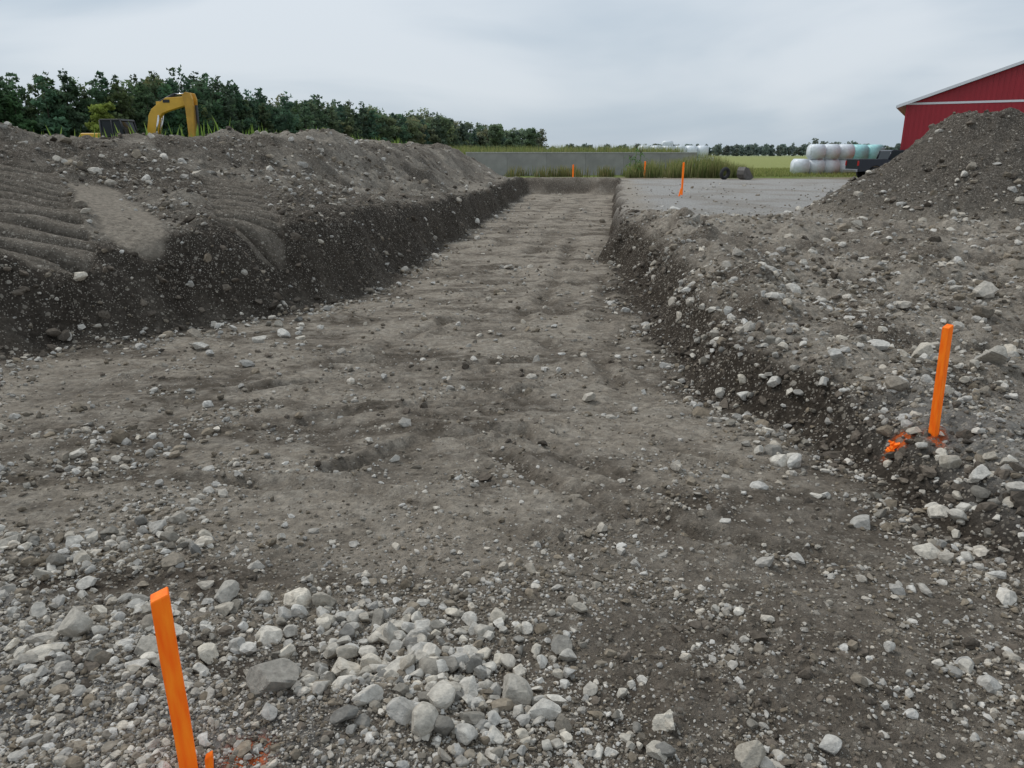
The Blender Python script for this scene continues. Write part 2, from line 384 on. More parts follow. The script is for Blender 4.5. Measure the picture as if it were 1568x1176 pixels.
def density(x, y):
    z, q = H(x, y, True)
    n2 = fbm(x, y, .7, 3, 81); n1 = fbm(x, y, 2.5, 2, 82)
    d = .065 + .32 * sm(.05, .6, n2 + n1 * .5) + .28 * sm(4.0, 2.2, y) * np.clip(.5 + n2, 0, 1)
    g = lambda cx, cy, rx, ry: np.exp(-((x - cx) / rx) ** 2 - ((y - cy) / ry) ** 2)
    d += .5 * g(-.3, 2.12, .55, .40) + .5 * g(-1.1, 2.45, .6, .22) + .8 * g(-2.1, 3.05, .9, .28) + .4 * g(0, 1.7, .4, .3)
    d += .85 * q['lip'] * sm(-.5, -1.0, x) * (y < 3.5)
    d += .55 * sm(-1.1, -2.0, x) * sm(3.2, 3.7, y) * sm(6.4, 5.0, y) * sm(-.3, .3, n2)
    d += 1.0 * np.exp(-((q['dm'] + .15) / .42) ** 2) * (y > 5) * sm(-.5, .2, n2)
    m = (q['dm'] > .2) * (q['fall'] < .3) * (y < 50)
    d = np.where(m, .26 + .6 * sm(-.1, .5, n1 + n2 * .4) + .6 * g(-5.2, 22, 2.5, 7), d)
    d = np.where(m & (q['dm'] < 1.2) & (y < 20), .16 + .25 * sm(0, .5, n2), d)
    rb = (q['dr'] > -.15) & (x > 0)
    d = np.where(rb, .34 + .85 * sm(-.15, .45, n2 + n1 * .5), d)
    d = np.where(rb & (q['dr'] < .25), .26, d)
    d = np.where(rb & (y > 20) & (q['cone'] < .0), .10, d)
    d = np.where(rb & (q['cone'] > .0), .45 + .8 * np.exp(-((q['cone'] - .5) / .6) ** 2), d)
    d += .8 * np.exp(-((q['dr'] + .12) / .16) ** 2) * (x > 0) * (y < 20) * sm(-.4, .2, n2)
    d = np.where(y > 52, 0, d)
    d *= 1 - .85 * g(-.78, 2.08, .26, .14) - .6 * g(-1.5, 2.72, .7, .10)
    for P, hw in TRACKS: d = np.where(seg_dist(x, y, P) < hw + .05, d * .03, d)
    d = np.where(seg_dist(x, y, PATCH) < .42, d * .05, d)
    return np.clip(d, 0, 1.6)
def sample(n, r0, r1, p, seed, spread=42):
    rg = np.random.default_rng(seed)
    u = rg.random(n); r = (r0 ** -p + u * (r1 ** -p - r0 ** -p)) ** (-1 / p)
    a = np.radians(rg.uniform(-spread, spread, n))
    return r * np.sin(a), r * np.cos(a), r, rg
x_, y_, r_, rg = sample(290000, 1.35, 50, .8, 101)
keep = rg.random(len(x_)) < density(x_, y_) * .62
x_, y_, r_ = x_[keep], y_[keep], r_[keep]
s_ = np.clip(.0044 * r_ ** .95 * np.exp(rg.normal(0, .5, len(r_))), .005, .10)
scatter('gravel', x_, y_, s_, 1, 201, .05, .2, mat=M_grav, dirty=.5, bright=.95)
ng = len(x_)
x_, y_, r_, rg = sample(42000, 1.4, 48, .5, 102)
keep = rg.random(len(x_)) < density(x_, y_) ** 1.3 * .6
x_, y_, r_ = x_[keep], y_[keep], r_[keep]
s_ = np.clip(.0108 * r_ ** .85 * np.exp(rg.normal(0, .48, len(r_))), .015, .27)
scatter('loose_stones', x_, y_, s_, 2, 202, .025, .28, bright=1.14, dirty=.35)
x_, y_, r_, rg = sample(60000, 1.6, 40, .5, 104)
_, q_ = H(x_, y_, True)
pr_ = .8 * np.exp(-((q_['dr'] - .22) / .28) ** 2) * (x_ > 0) * (y_ < 24) + .5 * ((q_['dr'] > .3) & (y_ < 20) & (x_ > 0)) * sm(0, .5, fbm(x_, y_, 1.1, 2, 83)) + .55 * ((q_['dm'] > -.1) & (q_['dm'] < 1.6) & (y_ < 45)) + .22 * ((q_['dm'] > 1.6) & (q_['fall'] < .2)) + .35 * (q_['cone'] > .1) * (x_ > 0)
pr_ += .12 * (y_ < 9) * sm(.1, .5, fbm(x_, y_, 1.3, 2, 57))
for P, hw in TRACKS: pr_ = np.where(seg_dist(x_, y_, P) < hw + .05, 0, pr_)
pr_ = np.where(seg_dist(x_, y_, PATCH) < .44, 0, pr_)
keep = (rg.random(len(x_)) < pr_ * .5) & (y_ < 50); x_, y_, r_ = x_[keep], y_[keep], r_[keep]
nk = len(x_)
s_ = np.clip(.013 * r_ ** .75 * np.exp(rg.normal(0, .45, nk)), .018, .24)
cc_ = C(.115, .095, .075) * rg.uniform(.6, 1.5, nk)[:, None]
scatter('soil_clods', x_, y_, s_, 2, 204, .10, .35, cols=cc_)
print('gravel', ng, 'clods', nk)
rg = np.random.default_rng(5)
cl = [(-.34, 2.14, .36, .22, 210), (-.1, 1.85, .35, .14, 45), (-1.0, 2.50, .5, .12, 55), (-2.1, 3.05, .6, .16, 70), (-1.4, 2.1, .35, .2, 30), (0.0, 1.72, .35, .1, 20), (2.3, 3.45, .3, .35, 70), (3.2, 5.6, .8, .5, 80), (2.0, 6.6, .25, 1.2, 50), (1.75, 4.9, .12, .9, 40), (-3.3, 9.2, .9, .9, 22)]
bx, by, bs = [], [], []
for cx, cy, sx, sy, k in cl:
    bx += list(rg.normal(cx, sx * .75, k)); by += list(rg.normal(cy, sy * .75, k)); bs += list(np.clip(rg.lognormal(-3.05, .38, k), .022, .10) * (1 + .12 * max(cy - 2, 0)))
hero = [(0, 1.91, .125), (-.225, 1.86, .10), (-.724, 1.89, .14), (-1.14, 2.58, .085), (-.377, 2.09, .10), (-.577, 2.21, .075), (-1.22, 2.13, .075), (-1.54, 2.07, .09),
        (.907, 1.74, .06), (.66, 1.67, .09), (.397, 1.68, .065), (-.133, 1.93, .08), (-.104, 2.04, .065), (-1.02, 2.13, .07), (-.65, 1.98, .065), (-.426, 1.83, .07),
        (.78, 2.47, .045), (.86, 2.46, .045), (.255, 2.46, .055), (-.96, 2.22, .08), (-.44, 2.29, .08), (-.32, 2.18, .075), (-1.53, 2.23, .10), (2.17, 3.42, .10),
        (2.2, 3.32, .09), (2.43, 3.3, .09), (.65, 5.94, .12), (3.64, 5.46, .20), (3.3, 5.8, .20), (2.97, 5.9, .15), (.1, 1.83, .09), (-1.95, 3.0, .10), (-2.2, 2.75, .09), (-1.75, 2.7, .07),
        (-2.35, 3.1, .09), (.26, 7.6, .10), (-.75, 4.4, .06), (1.3, 2.2, .05), (.5, 3.0, .04), (1.05, 3.3, .05), (1.52, 2.1, .05)]
for a, b_, c in hero: bx.append(a); by.append(b_); bs.append(c * 1.22)
bx, by, bs = map(np.array, (bx, by, bs))
nb_ = len(bx); t = rg.random(nb_)[:, None]
cols = (C(.53, .475, .39) * (1 - t) + C(.51, .485, .44) * t) * rg.uniform(.70, 1.12, nb_)[:, None]
dk = rg.random(nb_) < .25; dk[-len(hero):] = False; dk[-len(hero) + 2] = True
cols = np.where(dk[:, None], cols * .5, cols)
scatter('rock_pile', bx, by, bs, 4, 203, .005, .12, cols=cols)

# ---------------------------------------------------------------- part builders
def finish(o, parent, mat, bevel=0):
    if mat: o.data.materials.append(mat)
    if bevel:
        md = o.modifiers.new('b', 'BEVEL'); md.width = bevel; md.segments = 2; md.limit_method = 'ANGLE'
    if parent: o.parent = parent
    return o
def link_bm(name, bm):
    me = bpy.data.meshes.new(name); bmesh.ops.recalc_face_normals(bm, faces=bm.faces); bm.to_mesh(me); bm.free()
    o = bpy.data.objects.new(name, me); scene.collection.objects.link(o); return o
def box(name, parent, mat, size, loc, rot=(0, 0, 0), bevel=.01):
    bm = bmesh.new(); bmesh.ops.create_cube(bm, size=1)
    for v in bm.verts: v.co = Vector((v.co.x * size[0], v.co.y * size[1], v.co.z * size[2]))
    o = link_bm(name, bm); o.location = loc; o.rotation_euler = rot
    return finish(o, parent, mat, bevel)
def prism(name, parent, mat, pts, y0, y1, bevel=.01):
    bm = bmesh.new()
    a = [bm.verts.new((p[0], y0, p[1])) for p in pts]; b = [bm.verts.new((p[0], y1, p[1])) for p in pts]
    bm.faces.new(a); bm.faces.new(b[::-1]); n = len(pts)
    for k in range(n): bm.faces.new((a[k], b[k], b[(k + 1) % n], a[(k + 1) % n]))
    return finish(link_bm(name, bm), parent, mat, bevel)
def cyl(name, parent, mat, r, depth, loc, rot=(0, 0, 0), seg=24, bevel=.0, r2=None):
    bm = bmesh.new(); bmesh.ops.create_cone(bm, cap_ends=True, segments=seg, radius1=r, radius2=r if r2 is None else r2, depth=depth)
    o = link_bm(name, bm); o.location = loc; o.rotation_euler = rot
    for p in o.data.polygons: p.use_smooth = len(p.vertices) == 4
    return finish(o, parent, mat, bevel)
def rod(name, parent, mat, p, q, r, seg=12):
    p, q = Vector(p), Vector(q); d = q - p
    o = cyl(name, parent, mat, r, d.length, (p + q) / 2, seg=seg)
    o.rotation_euler = d.to_track_quat('Z', 'Y').to_euler(); return o
def empty(name, loc, rz=0):
    e = bpy.data.objects.new(name, None); scene.collection.objects.link(e); e.location = loc; e.rotation_euler = (0, 0, rz); e.empty_display_size = .2
    return e

# ---------------------------------------------------------------- survey stakes
def stake_mat():
    m, nt, b = nodes('fluorescent_orange_paint'); N = nt.nodes; L = nt.links
    tc = N.new('ShaderNodeTexCoord'); nz = N.new('ShaderNodeTexNoise'); nz.inputs['Scale'].default_value = 9; nz.inputs['Detail'].default_value = 7
    mp = N.new('ShaderNodeMapping'); mp.inputs['Scale'].default_value = (6, 6, .8)
    L.new(tc.outputs['Object'], mp.inputs[0]); L.new(mp.outputs[0], nz.inputs['Vector'])
    cr = N.new('ShaderNodeValToRGB'); cr.color_ramp.elements[0].position = .3; cr.color_ramp.elements[1].position = .7
    cr.color_ramp.elements[0].color = (.90, .115, .003, 1); cr.color_ramp.elements[1].color = (1.0, .24, .012, 1)
    L.new(nz.outputs['Fac'], cr.inputs[0]); L.new(cr.outputs[0], b.inputs['Base Color'])
    bp = N.new('ShaderNodeBump'); bp.inputs['Strength'].default_value = .7; bp.inputs['Distance'].default_value = .003; L.new(nz.outputs['Fac'], bp.inputs['Height']); L.new(bp.outputs[0], b.inputs['Normal'])
    # fluorescent orange: faint constant glow added, not tied to the light it gets
    L.new(cr.outputs[0], b.inputs['Emission Color']); b.inputs['Emission Strength'].default_value = .15
    b.inputs['Roughness'].default_value = .6; b.inputs['Specular IOR Level'].default_value = .25; return m
M_or = stake_mat()
def stake(x, y, h, w=.04, rz=.6, tilt=(0, 0)):
    z = Hs(x, y)
    bm = bmesh.new(); levels = [(-.25, .25), (-.1, 1), (h * .3, 1), (h * .65, 1.0), (h - .004, .99), (h, .9)]
    rings = []
    for k, (zz, s) in enumerate(levels):
        jx = random.uniform(-.0012, .0012)
        rings.append([bm.verts.new((sx * w / 2 * s + jx, sy * w / 2 * s, zz + (.006 * sx if k >= 4 else 0))) for sx, sy in ((-1, -1), (1, -1), (1, 1), (-1, 1))])
    for a, b in zip(rings[:-1], rings[1:]):
        for k in range(4): bm.faces.new((a[k], a[(k + 1) % 4], b[(k + 1) % 4], b[k]))
    bm.faces.new(rings[0][::-1]); bm.faces.new(rings[-1])
    o = link_bm('survey_stake', bm); finish(o, None, M_or, .0015)
    o.location = (x, y, z); o.rotation_euler = (tilt[0], tilt[1], rz); return o
stake(-.835, 1.55, .60 - Hs(-.835, 1.55), .042, .45, (.0, -.01))
stake(-.775, 1.53, .09, .018, .2, (.1, .1))
stake(2.44, 4.04, .70 - Hs(2.44, 4.04), .040, .5, (0, -.065))
stake(7.07, 32, 1.3, .06, .4, (0, .0))
stake(6.75, 31, .32, .05, .4, (0, .25))
stake(9.6, 56, 1.15, .08, .4)
stake(4.1, 52, 1.0, .08, .3)
cz = Hs(2.27, 4.12)
chips = empty('painted_wood_splinters', (2.27, 4.12, cz))
for k in range(14):
    box('splinter_%d' % k, chips, M_or, (random.uniform(.02, .06), random.uniform(.012, .025), random.uniform(.008, .018)),
        (random.uniform(-.05, .05), random.uniform(-.04, .04), random.uniform(.01, .05)), (random.uniform(-.5, .5), random.uniform(-1.0, 1.0), random.uniform(0, 6)), .002)

# ---------------------------------------------------------------- excavator
M_yel = simple('yellow_machine_paint', (.74, .42, .045), .45, noise=.12, scale=2)
M_yel2 = simple('aged_yellow_paint', (.58, .31, .04), .5, noise=.2, scale=2)
M_blk = simple('black_paint', (.02, .02, .022), .5, noise=.2)
M_rub = simple('rubber', (.025, .025, .025), .85, noise=.3)
M_glass = simple('dark_glass', (.015, .02, .023), .12, noise=.05, spec=.25)
M_steel = simple('worn_steel', (.12, .11, .10), .6, metal=.3, noise=.3)
M_chrome = simple('cylinder_rod', (.6, .6, .6), .2, metal=1, noise=.05)
gx, gy = -17.0, 36.0
ex = empty('excavator', (gx, gy, Hs(gx, gy)), math.radians(-6))
ez = ex.location.z
for s in (-1, 1):
    tp = []
    for k in range(13):
        a = math.pi / 2 + math.pi * k / 12; tp.append((-2.2 + .36 * math.cos(a), .38 + .36 * math.sin(a)))
    for k in range(13):
        a = -math.pi / 2 + math.pi * k / 12; tp.append((.5 + .36 * math.cos(a), .38 + .36 * math.sin(a)))
    prism('track_%s' % ('l' if s > 0 else 'r'), ex, M_rub, tp, s * .85 - .22, s * .85 + .22, .02)
box('carbody', ex, M_blk, (1.8, 1.2, .4), (-.85, 0, .55))
cyl('slew_ring', ex, M_blk, .6, .2, (-.85, 0, .85))
top = 3.12 - ez
box('house_deck', ex, M_yel, (2.6, 2.1, .35), (-1.1, 0, 1.12), bevel=.05)
prism('counterweight', ex, M_yel, [(-2.55, 1.2), (-2.65, 1.5), (-2.6, 1.95), (-1.9, 2.02), (-1.4, 2.02), (-1.4, 1.2)], -1.02, 1.02, .08)
prism('engine_hood', ex, M_yel, [(-2.5, 1.9), (-2.3, 2.17), (-1.35, 2.17), (-1.35, 1.25)], -.98, .0, .05)
cx0, cx1, cy0, cy1 = -1.32, -.12, -1.0, .05
prism('cab_glass', ex, M_glass, [(cx0 + .03, 1.3), (cx0 + .06, top - .06), (cx1 - .18, top - .06), (cx1 - .03, top - .7), (cx1 - .03, 1.3)], cy0 + .03, cy1 - .03, .02)
prism('cab_roof', ex, M_blk, [(cx0, top - .08), (cx0 + .05, top), (cx1 - .15, top), (cx1 - .10, top - .08)], cy0, cy1, .02)
for yy in (cy0 + .02, cy1 - .02):
    rod('cab_post', ex, M_blk, (cx0 + .04, yy, 1.3), (cx0 + .06, yy, top - .04), .045)
    rod('cab_post', ex, M_blk, (cx1 - .03, yy, 1.3), (cx1 - .03, yy, top - .7), .035)
    rod('cab_post', ex, M_blk, (cx1 - .03, yy, top - .7), (cx1 - .17, yy, top - .04), .035)
    rod('cab_post', ex, M_blk, (-.72, yy, 1.3), (-.72, yy, top - .04), .03)
    rod('cab_rail', ex, M_blk, (cx0 + .04, yy, top - .72), (cx1 - .03, yy, top - .72), .025)
box('cab_lower_panel', ex, M_blk, (1.2, 1.05, .35), (-.72, -.475, 1.45), bevel=.02)
box('mirror', ex, M_blk, (.05, .16, .3), (.02, -1.12, top - .55))
rod('mirror_arm', ex, M_blk, (cx1 - .1, -1.0, top - .3), (.02, -1.1, top - .4), .015)
K = 3.78 - ez; T = 4.1 - ez
boom = [(-.25, .98), (.10, .98), (.40, 1.6), (.78, K - .62), (1.0, K - .38), (1.35, K - .26), (2.30, T - .33), (2.42, T - .2), (2.40, T - .02), (2.25, T + .03), (1.25, T - .02), (.80, K + .02), (.50, K - .18), (.33, K - .45), (.02, 1.75), (-.28, 1.2)]
prism('boom', ex, M_yel, boom, .25, .51, .025)
box('boom_decal', ex, M_blk, (.32, .01, .13), (1.28, .236, T - .17), bevel=0)
stick = [(2.12, T + .10), (2.30, T + .20), (2.52, T + .16), (2.60, T - .1), (2.56, T - .6), (2.42, .9), (2.22, .9), (2.22, T - .55), (2.20, T - .3)]
prism('stick', ex, M_yel2, stick, .10, .245, .02); prism('stick_plate', ex, M_yel2, stick, .515, .60, .02)
prism('stick_web', ex, M_yel2, [(2.3, T - .4), (2.54, T - .35), (2.4, .95), (2.26, .95)], .25, .51, .01)
rod('arm_cylinder', ex, M_blk, (.85, .38, K + .10), (1.65, .38, T + .12), .07)
rod('arm_cylinder_rod', ex, M_chrome, (1.65, .38, T + .12), (2.22, .38, T + .15), .04)
box('cylinder_bracket', ex, M_yel, (.2, .2, .22), (.85, .38, K + .03))
for yy in (.2, .56):
    rod('boom_cylinder', ex, M_blk, (.25, yy, 1.0), (.55, yy, 1.9), .07); rod('boom_cylinder_rod', ex, M_chrome, (.55, yy, 1.9), (.86, yy, K - .45), .04)
rod('bucket_cylinder', ex, M_blk, (2.62, .38, T - .35), (2.58, .38, 1.7), .06)
rod('bucket_cylinder_rod', ex, M_chrome, (2.58, .38, 1.7), (2.52, .38, 1.0), .035)
def bucket(parent, ox, oz, y0, y1, s=1.0, flip=1):
    outer = [(0, .45), (-.12, .2), (-.14, -.1), (0, -.38), (.3, -.5), (.62, -.42), (.74, -.3)]
    inner = [(.72, -.33), (.6, -.37), (.3, -.43), (.05, -.33), (-.08, -.08), (-.07, .2), (.04, .42)]
    prism('bucket_shell', parent, M_steel, [(ox + flip * a * s, oz + b * s) for a, b in outer + inner], y0, y1, .005)
    side = [(ox + flip * a * s, oz + b * s) for a, b in outer + [(.3, .35)]]
    prism('bucket_side', parent, M_steel, side, y0 - .03, y0, 0); prism('bucket_side', parent, M_steel, side, y1, y1 + .03, 0)
    for k in range(5):
        yy = y0 + (y1 - y0) * (k + .5) / 5
        prism('tooth', parent, M_steel, [(ox + flip * .66 * s, oz - .43 * s), (ox + flip * .86 * s, oz - .30 * s), (ox + flip * .66 * s, oz - .36 * s)], yy - .03, yy + .03, 0)
bucket(ex, 2.2, .55, 0.0, .75, .9, -1)

# ---------------------------------------------------------------- pickup trucks
M_truck = simple('dark_navy_car_paint', (.014, .018, .028), .25, noise=.08)
M_red = simple('tail_light', (.35, .01, .01), .25)
M_rim = simple('alloy_rim', (.35, .35, .36), .3, metal=.8)
def pickup(x, y, rz, z=None):
    e = empty('pickup_truck', (x, y, Hs(x, y) if z is None else z), rz)
    def arch(cx, r=.47, z0=.55):
        return [(cx + r * math.cos(a), z0 - .12 + r * math.sin(a)) for a in np.linspace(math.pi * .93, math.pi * .07, 9)]
    low = [(0, .62), (.05, .5)] + [(p[0], max(p[1], .46)) for p in arch(1.2)] + [(1.75, .42), (3.8, .42)] + [(p[0], max(p[1], .46)) for p in arch(4.65)] + [(5.55, .45), (5.72, .6), (5.72, .95), (5.6, 1.1), (4.35, 1.24), (2.02, 1.28), (2.0, 1.33), (0, 1.33)]
    prism('body', e, M_truck, low, -.95, .95, .035)
    box('bed_shade_panel', e, M_blk, (1.8, 1.6, .02), (1.0, 0, 1.325), bevel=0)  # flat black sheet painting the shade inside the open bed; no real recess
    prism('greenhouse', e, M_glass, [(2.08, 1.27), (2.22, 1.84), (3.55, 1.84), (4.3, 1.25)], -.80, .80, .03)
    prism('roof', e, M_truck, [(2.18, 1.82), (2.3, 1.91), (3.4, 1.91), (3.62, 1.82)], -.80, .80, .03)
    for s in (-1, 1):
        for p, q in (((2.06, 1.27), (2.22, 1.86)), ((3.15, 1.27), (3.10, 1.86)), ((4.32, 1.25), (3.56, 1.86))):
            rod('pillar', e, M_truck, (p[0], s * .81, p[1]), (q[0], s * .79, q[1]), .045)
        box('mirror', e, M_blk, (.12, .2, .2), (3.95, s * 1.05, 1.35), bevel=.03)
        box('door_seam', e, M_blk, (.012, .01, .7), (3.12, s * .953, .9), bevel=0)
        box('handle', e, M_rim, (.16, .03, .03), (2.3, s * .96, 1.1), bevel=0)
        box('tail_lamp', e, M_red, (.08, .16, .32), (.01, s * .87, 1.05), bevel=.01)
        for cx in (1.2, 4.65):
            cyl('tyre', e, M_rub, .40, .26, (cx, s * .83, .40), (math.pi / 2, 0, 0), 32, .03)
            cyl('rim', e, M_rim, .24, .03, (cx, s * .965, .40), (math.pi / 2, 0, 0), 20, .008)
            cyl('hub', e, M_blk, .08, .05, (cx, s * .97, .40), (math.pi / 2, 0, 0), 12)
    box('rear_bumper', e, M_rim, (.16, 1.8, .18), (-.06, 0, .58), bevel=.03)
    box('front_bumper', e, M_blk, (.16, 1.85, .22), (5.76, 0, .6), bevel=.03)
    return e
pickup(23.2, 53.0, math.radians(2), 0)
pickup(-25.0, 33.5, math.radians(6))

# ---------------------------------------------------------------- barn
M_barn = simple('red_metal_siding', (.34, .012, .022), .45, noise=.08, scale=1.2)
M_white = simple('white_trim', (.72, .73, .74), .5, noise=.04)
M_roof = simple('grey_metal_roof', (.45, .47, .49), .4, metal=.2)
bn = empty('red_barn', (26.6, 53.5, 0), math.radians(-29))
W, D, E, sl = 26.0, 34.0, 4.80, .36
P = E + sl * W / 2
prism('gable_wall', bn, M_barn, [(0, -.2), (W, -.2), (W, E), (W / 2, P), (0, E)], 0, .2, 0)
prism('rear_wall', bn, M_barn, [(0, -.2), (W, -.2), (W, E), (W / 2, P), (0, E)], D - .2, D, 0)
box('side_wall', bn, M_barn, (.2, D - .41, E + .2), (.1, D / 2, E / 2 - .1), bevel=0); box('side_wall', bn, M_barn, (.2, D - .41, E + .2), (W - .1, D / 2, E / 2 - .1), bevel=0)
xx = .3
while xx < W - .1:
    hz = E + sl * min(xx, W - xx) - .06
    for (a, b_) in ((-.1, E - .02), (E + .16, hz)):
        if b_ - a > .1: box('siding_rib', bn, M_barn, (.05, .03, b_ - a), (xx, -.016, (a + b_) / 2), bevel=0)
    xx += .3
yy = .3
while yy < D:
    box('siding_rib_side', bn, M_barn, (.03, .05, E), (-.016, yy, E / 2), bevel=0); yy += .6
box('white_belt', bn, M_white, (W, .06, .13), (W / 2, -.032, E + .07), bevel=0)
oh = .55
prism('roof_left', bn, M_roof, [(-oh, E - sl * oh + .05), (W / 2, P + .05), (W / 2, P + .17), (-oh, E - sl * oh + .17)], -.5, D + .4, 0)
prism('roof_right', bn, M_roof, [(W + oh, E - sl * oh + .05), (W / 2 + .002, P + .05), (W / 2 + .002, P + .17), (W + oh, E - sl * oh + .17)], -.5, D + .4, 0)
prism('rake_trim', bn, M_white, [(-oh, E - sl * oh), (W / 2, P), (W / 2, P + .19), (-oh, E - sl * oh + .19)], -.56, -.503, 0)
prism('rake_trim', bn, M_white, [(W + oh, E - sl * oh), (W / 2 + .002, P), (W / 2 + .002, P + .19), (W + oh, E - sl * oh + .19)], -.56, -.503, 0)
box('eave_fascia', bn, M_white, (.06, D + .8, .16), (-oh - .035, D / 2, E - sl * oh + .1), bevel=0)
box('corner_trim', bn, M_barn, (.14, .05, E), (.05, -.03, E / 2), bevel=0)
box('sliding_door', bn, M_white, (4.6, .08, 3.7), (8.7, -.09, 1.85), bevel=.01)
box('door_header', bn, M_white, (5.4, .14, .18), (8.7, -.1, 3.86), bevel=.01)
for q in (-1.15, 1.15): box('door_panel', bn, M_barn, (2.1, .03, 3.5), (8.7 + q, -.15, 1.8), bevel=0)

# ---------------------------------------------------------------- concrete bunker wall
M_conc = simple('concrete', (.31, .30, .28), .9, noise=.22, scale=.8, bump=.2)
wl = empty('concrete_wall', (0, 0, 0))
x0, y0, x1, y1 = -3.6, 61.0, 15.5, 65.5
L_ = math.hypot(x1 - x0, y1 - y0); nseg = 6; an = math.atan2(y1 - y0, x1 - x0)
for k in range(nseg):
    t = (k + .5) / nseg
    box('wall_panel', wl, M_conc, (L_ / nseg - .012, .2, 2.0), (lerp(x0, x1, t), lerp(y0, y1, t), .72), (0, 0, an), .008)
box('wall_cap', wl, simple('concrete_cap', (.40, .39, .37), .9, noise=.2), (L_, .26, .08), ((x0 + x1) / 2, (y0 + y1) / 2, 1.763), (0, 0, an), .01)

# ---------------------------------------------------------------- wrapped bales
M_wrap = simple('white_bale_wrap', (.72, .76, .79), .35, noise=.1, scale=5, bump=.5)
M_teal = simple('teal_bale_wrap', (.36, .70, .70), .4, noise=.1, scale=5, bump=.5)
def bales(name, items, mat):
    bm = bmesh.new()
    for (x, y, z, r, l, rz) in items:
        g = bmesh.ops.create_cone(bm, cap_ends=True, segments=20, radius1=r, radius2=r, depth=l)
        es = [e for e in set(sum([list(v.link_edges) for v in g['verts']], [])) if abs(e.verts[0].co.z - e.verts[1].co.z) < 1e-4]
        rb = bmesh.ops.bevel(bm, geom=es, offset=.10, segments=3, affect='EDGES')
        vs = [v for v in (set(g['verts']) | set(rb['verts'])) if v.is_valid]
        M = Matrix.Translation((x, y, z)) @ Matrix.Rotation(rz + math.pi / 2, 4, 'Z') @ Matrix.Rotation(math.pi / 2, 4, 'X')
        for v in vs:
            co = v.co.copy()
            m_ = max(abs(co.x), abs(co.y)) / r; co.x *= 1 + .10 * (1 - m_) * 2; co.y *= 1 + .10 * (1 - m_) * 2
            v.co = M @ (co * (1 + random.uniform(-.02, .02)))
    o = link_bm(name, bm)
    for p in o.data.polygons: p.use_smooth = True
    return finish(o, None, mat)
it = []
for k in range(7): it.append((14.3 + k * 1.36, 88 + k * .2, .66, .68, 1.3, random.uniform(-.2, .2)))
for k in range(6): it.append((14.9 + k * 1.36, 88 + k * .2, 1.95, .66, 1.3, random.uniform(-.2, .2)))
it.append((17.6, 88.6, 2.75, .36, 1.2, .1))
bales('wrapped_hay_bales', it, M_wrap)
it = []
for k in range(4): it.append((24.3 + k * 1.36, 65.5 + k * .3, .62, .66, 1.28, random.uniform(-.15, .15)))
for k in range(3): it.append((25.6 + k * 1.34, 65.7 + k * .3, 1.84, .62, 1.25, random.uniform(-.15, .15)))
bales('wrapped_hay_bales', it, M_wrap)
it = []
for k in range(3): it.append((29.5 + k * 1.36, 69.5, 1.75, .72, 1.36, random.uniform(-.05, .05)))
for k in range(4): it.append((28.8 + k * 1.36, 69.5, .62, .68, 1.36, random.uniform(-.05, .05)))
bales('wrapped_hay_bales', it, M_teal)
def tyre(x, y, rz):
    bm = bmesh.new(); n, m = 32, 12; R_, r_t = .31, .12; vs = []
    for a in range(n):
        A = 2 * math.pi * a / n
        for b_ in range(m):
            B = 2 * math.pi * b_ / m; rr = R_ + r_t * math.cos(B) * (1 if math.cos(B) < 0 else .9)
            vs.append(bm.verts.new((rr * math.cos(A), 1.1 * r_t * math.sin(B), rr * math.sin(A))))
    for a in range(n):
        for b_ in range(m): bm.faces.new((vs[a * m + b_], vs[((a + 1) % n) * m + b_], vs[((a + 1) % n) * m + (b_ + 1) % m], vs[a * m + (b_ + 1) % m]))
    o = link_bm('old_tyre', bm); finish(o, None, M_rub); o.location = (x, y, Hs(x, y) + .40); o.rotation_euler = (.15, 0, rz)
tyre(14.3, 52, .5)
bk = empty('excavator_bucket', (15.6, 52, Hs(15.6, 52) + .42), math.radians(20)); bucket(bk, -.2, 0, -.35, .35, .9)

# ---------------------------------------------------------------- vegetation
def blades(name, px, py, pz, h, w, c0, c1, seed, bend=.35):
    rg = np.random.default_rng(seed); n = len(px)
    a = rg.uniform(0, 2 * np.pi, n); b = rg.uniform(0, 2 * np.pi, n); be = rg.uniform(.05, bend, n) * h
    sx, sy = np.cos(a) * w, np.sin(a) * w
    P0 = np.stack([px - sx, py - sy, pz - .03], 1); P1 = np.stack([px + sx, py + sy, pz - .03], 1)
    mx, my = px + np.cos(b) * be * .35, py + np.sin(b) * be * .35
    P2 = np.stack([mx + sx * .8, my + sy * .8, pz + h * .55], 1); P3 = np.stack([mx - sx * .8, my - sy * .8, pz + h * .55], 1)
    P4 = np.stack([px + np.cos(b) * be, py + np.sin(b) * be, pz + h], 1)
    V = np.stack([P0, P1, P2, P3, P4], 1).reshape(-1, 3)
    k = (np.arange(n) * 5)[:, None]
    Fx = np.concatenate([k + [0, 1, 2], k + [0, 2, 3], k + [3, 2, 4]])
    t = rg.random(n)[:, None]; c = (np.array(c0) * (1 - t) + np.array(c1) * t) * rg.uniform(.7, 1.2, n)[:, None]
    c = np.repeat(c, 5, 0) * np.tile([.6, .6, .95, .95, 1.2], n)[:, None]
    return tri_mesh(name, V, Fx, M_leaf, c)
rg = np.random.default_rng(55)
def region(n, x0, x1, y0, y1): return rg.uniform(x0, x1, n), rg.uniform(y0, y1, n)
x_, y_ = region(10000, 8.3, 17.5, 55.5, 60); kk = rg.random(len(x_)) < sm(.0, .45, perlin(x_ * .6, y_ * .6, 2) + .16 + .25 * np.exp(-((x_ - 14.5) / 2.2) ** 2)); x_, y_ = x_[kk], y_[kk]
hh = rg.uniform(.3, 1.0, len(x_)) * (1 + .85 * np.exp(-((x_ - 14.3) / 1.6) ** 2) + .45 * np.exp(-((x_ - 11.0) / 1.8) ** 2))
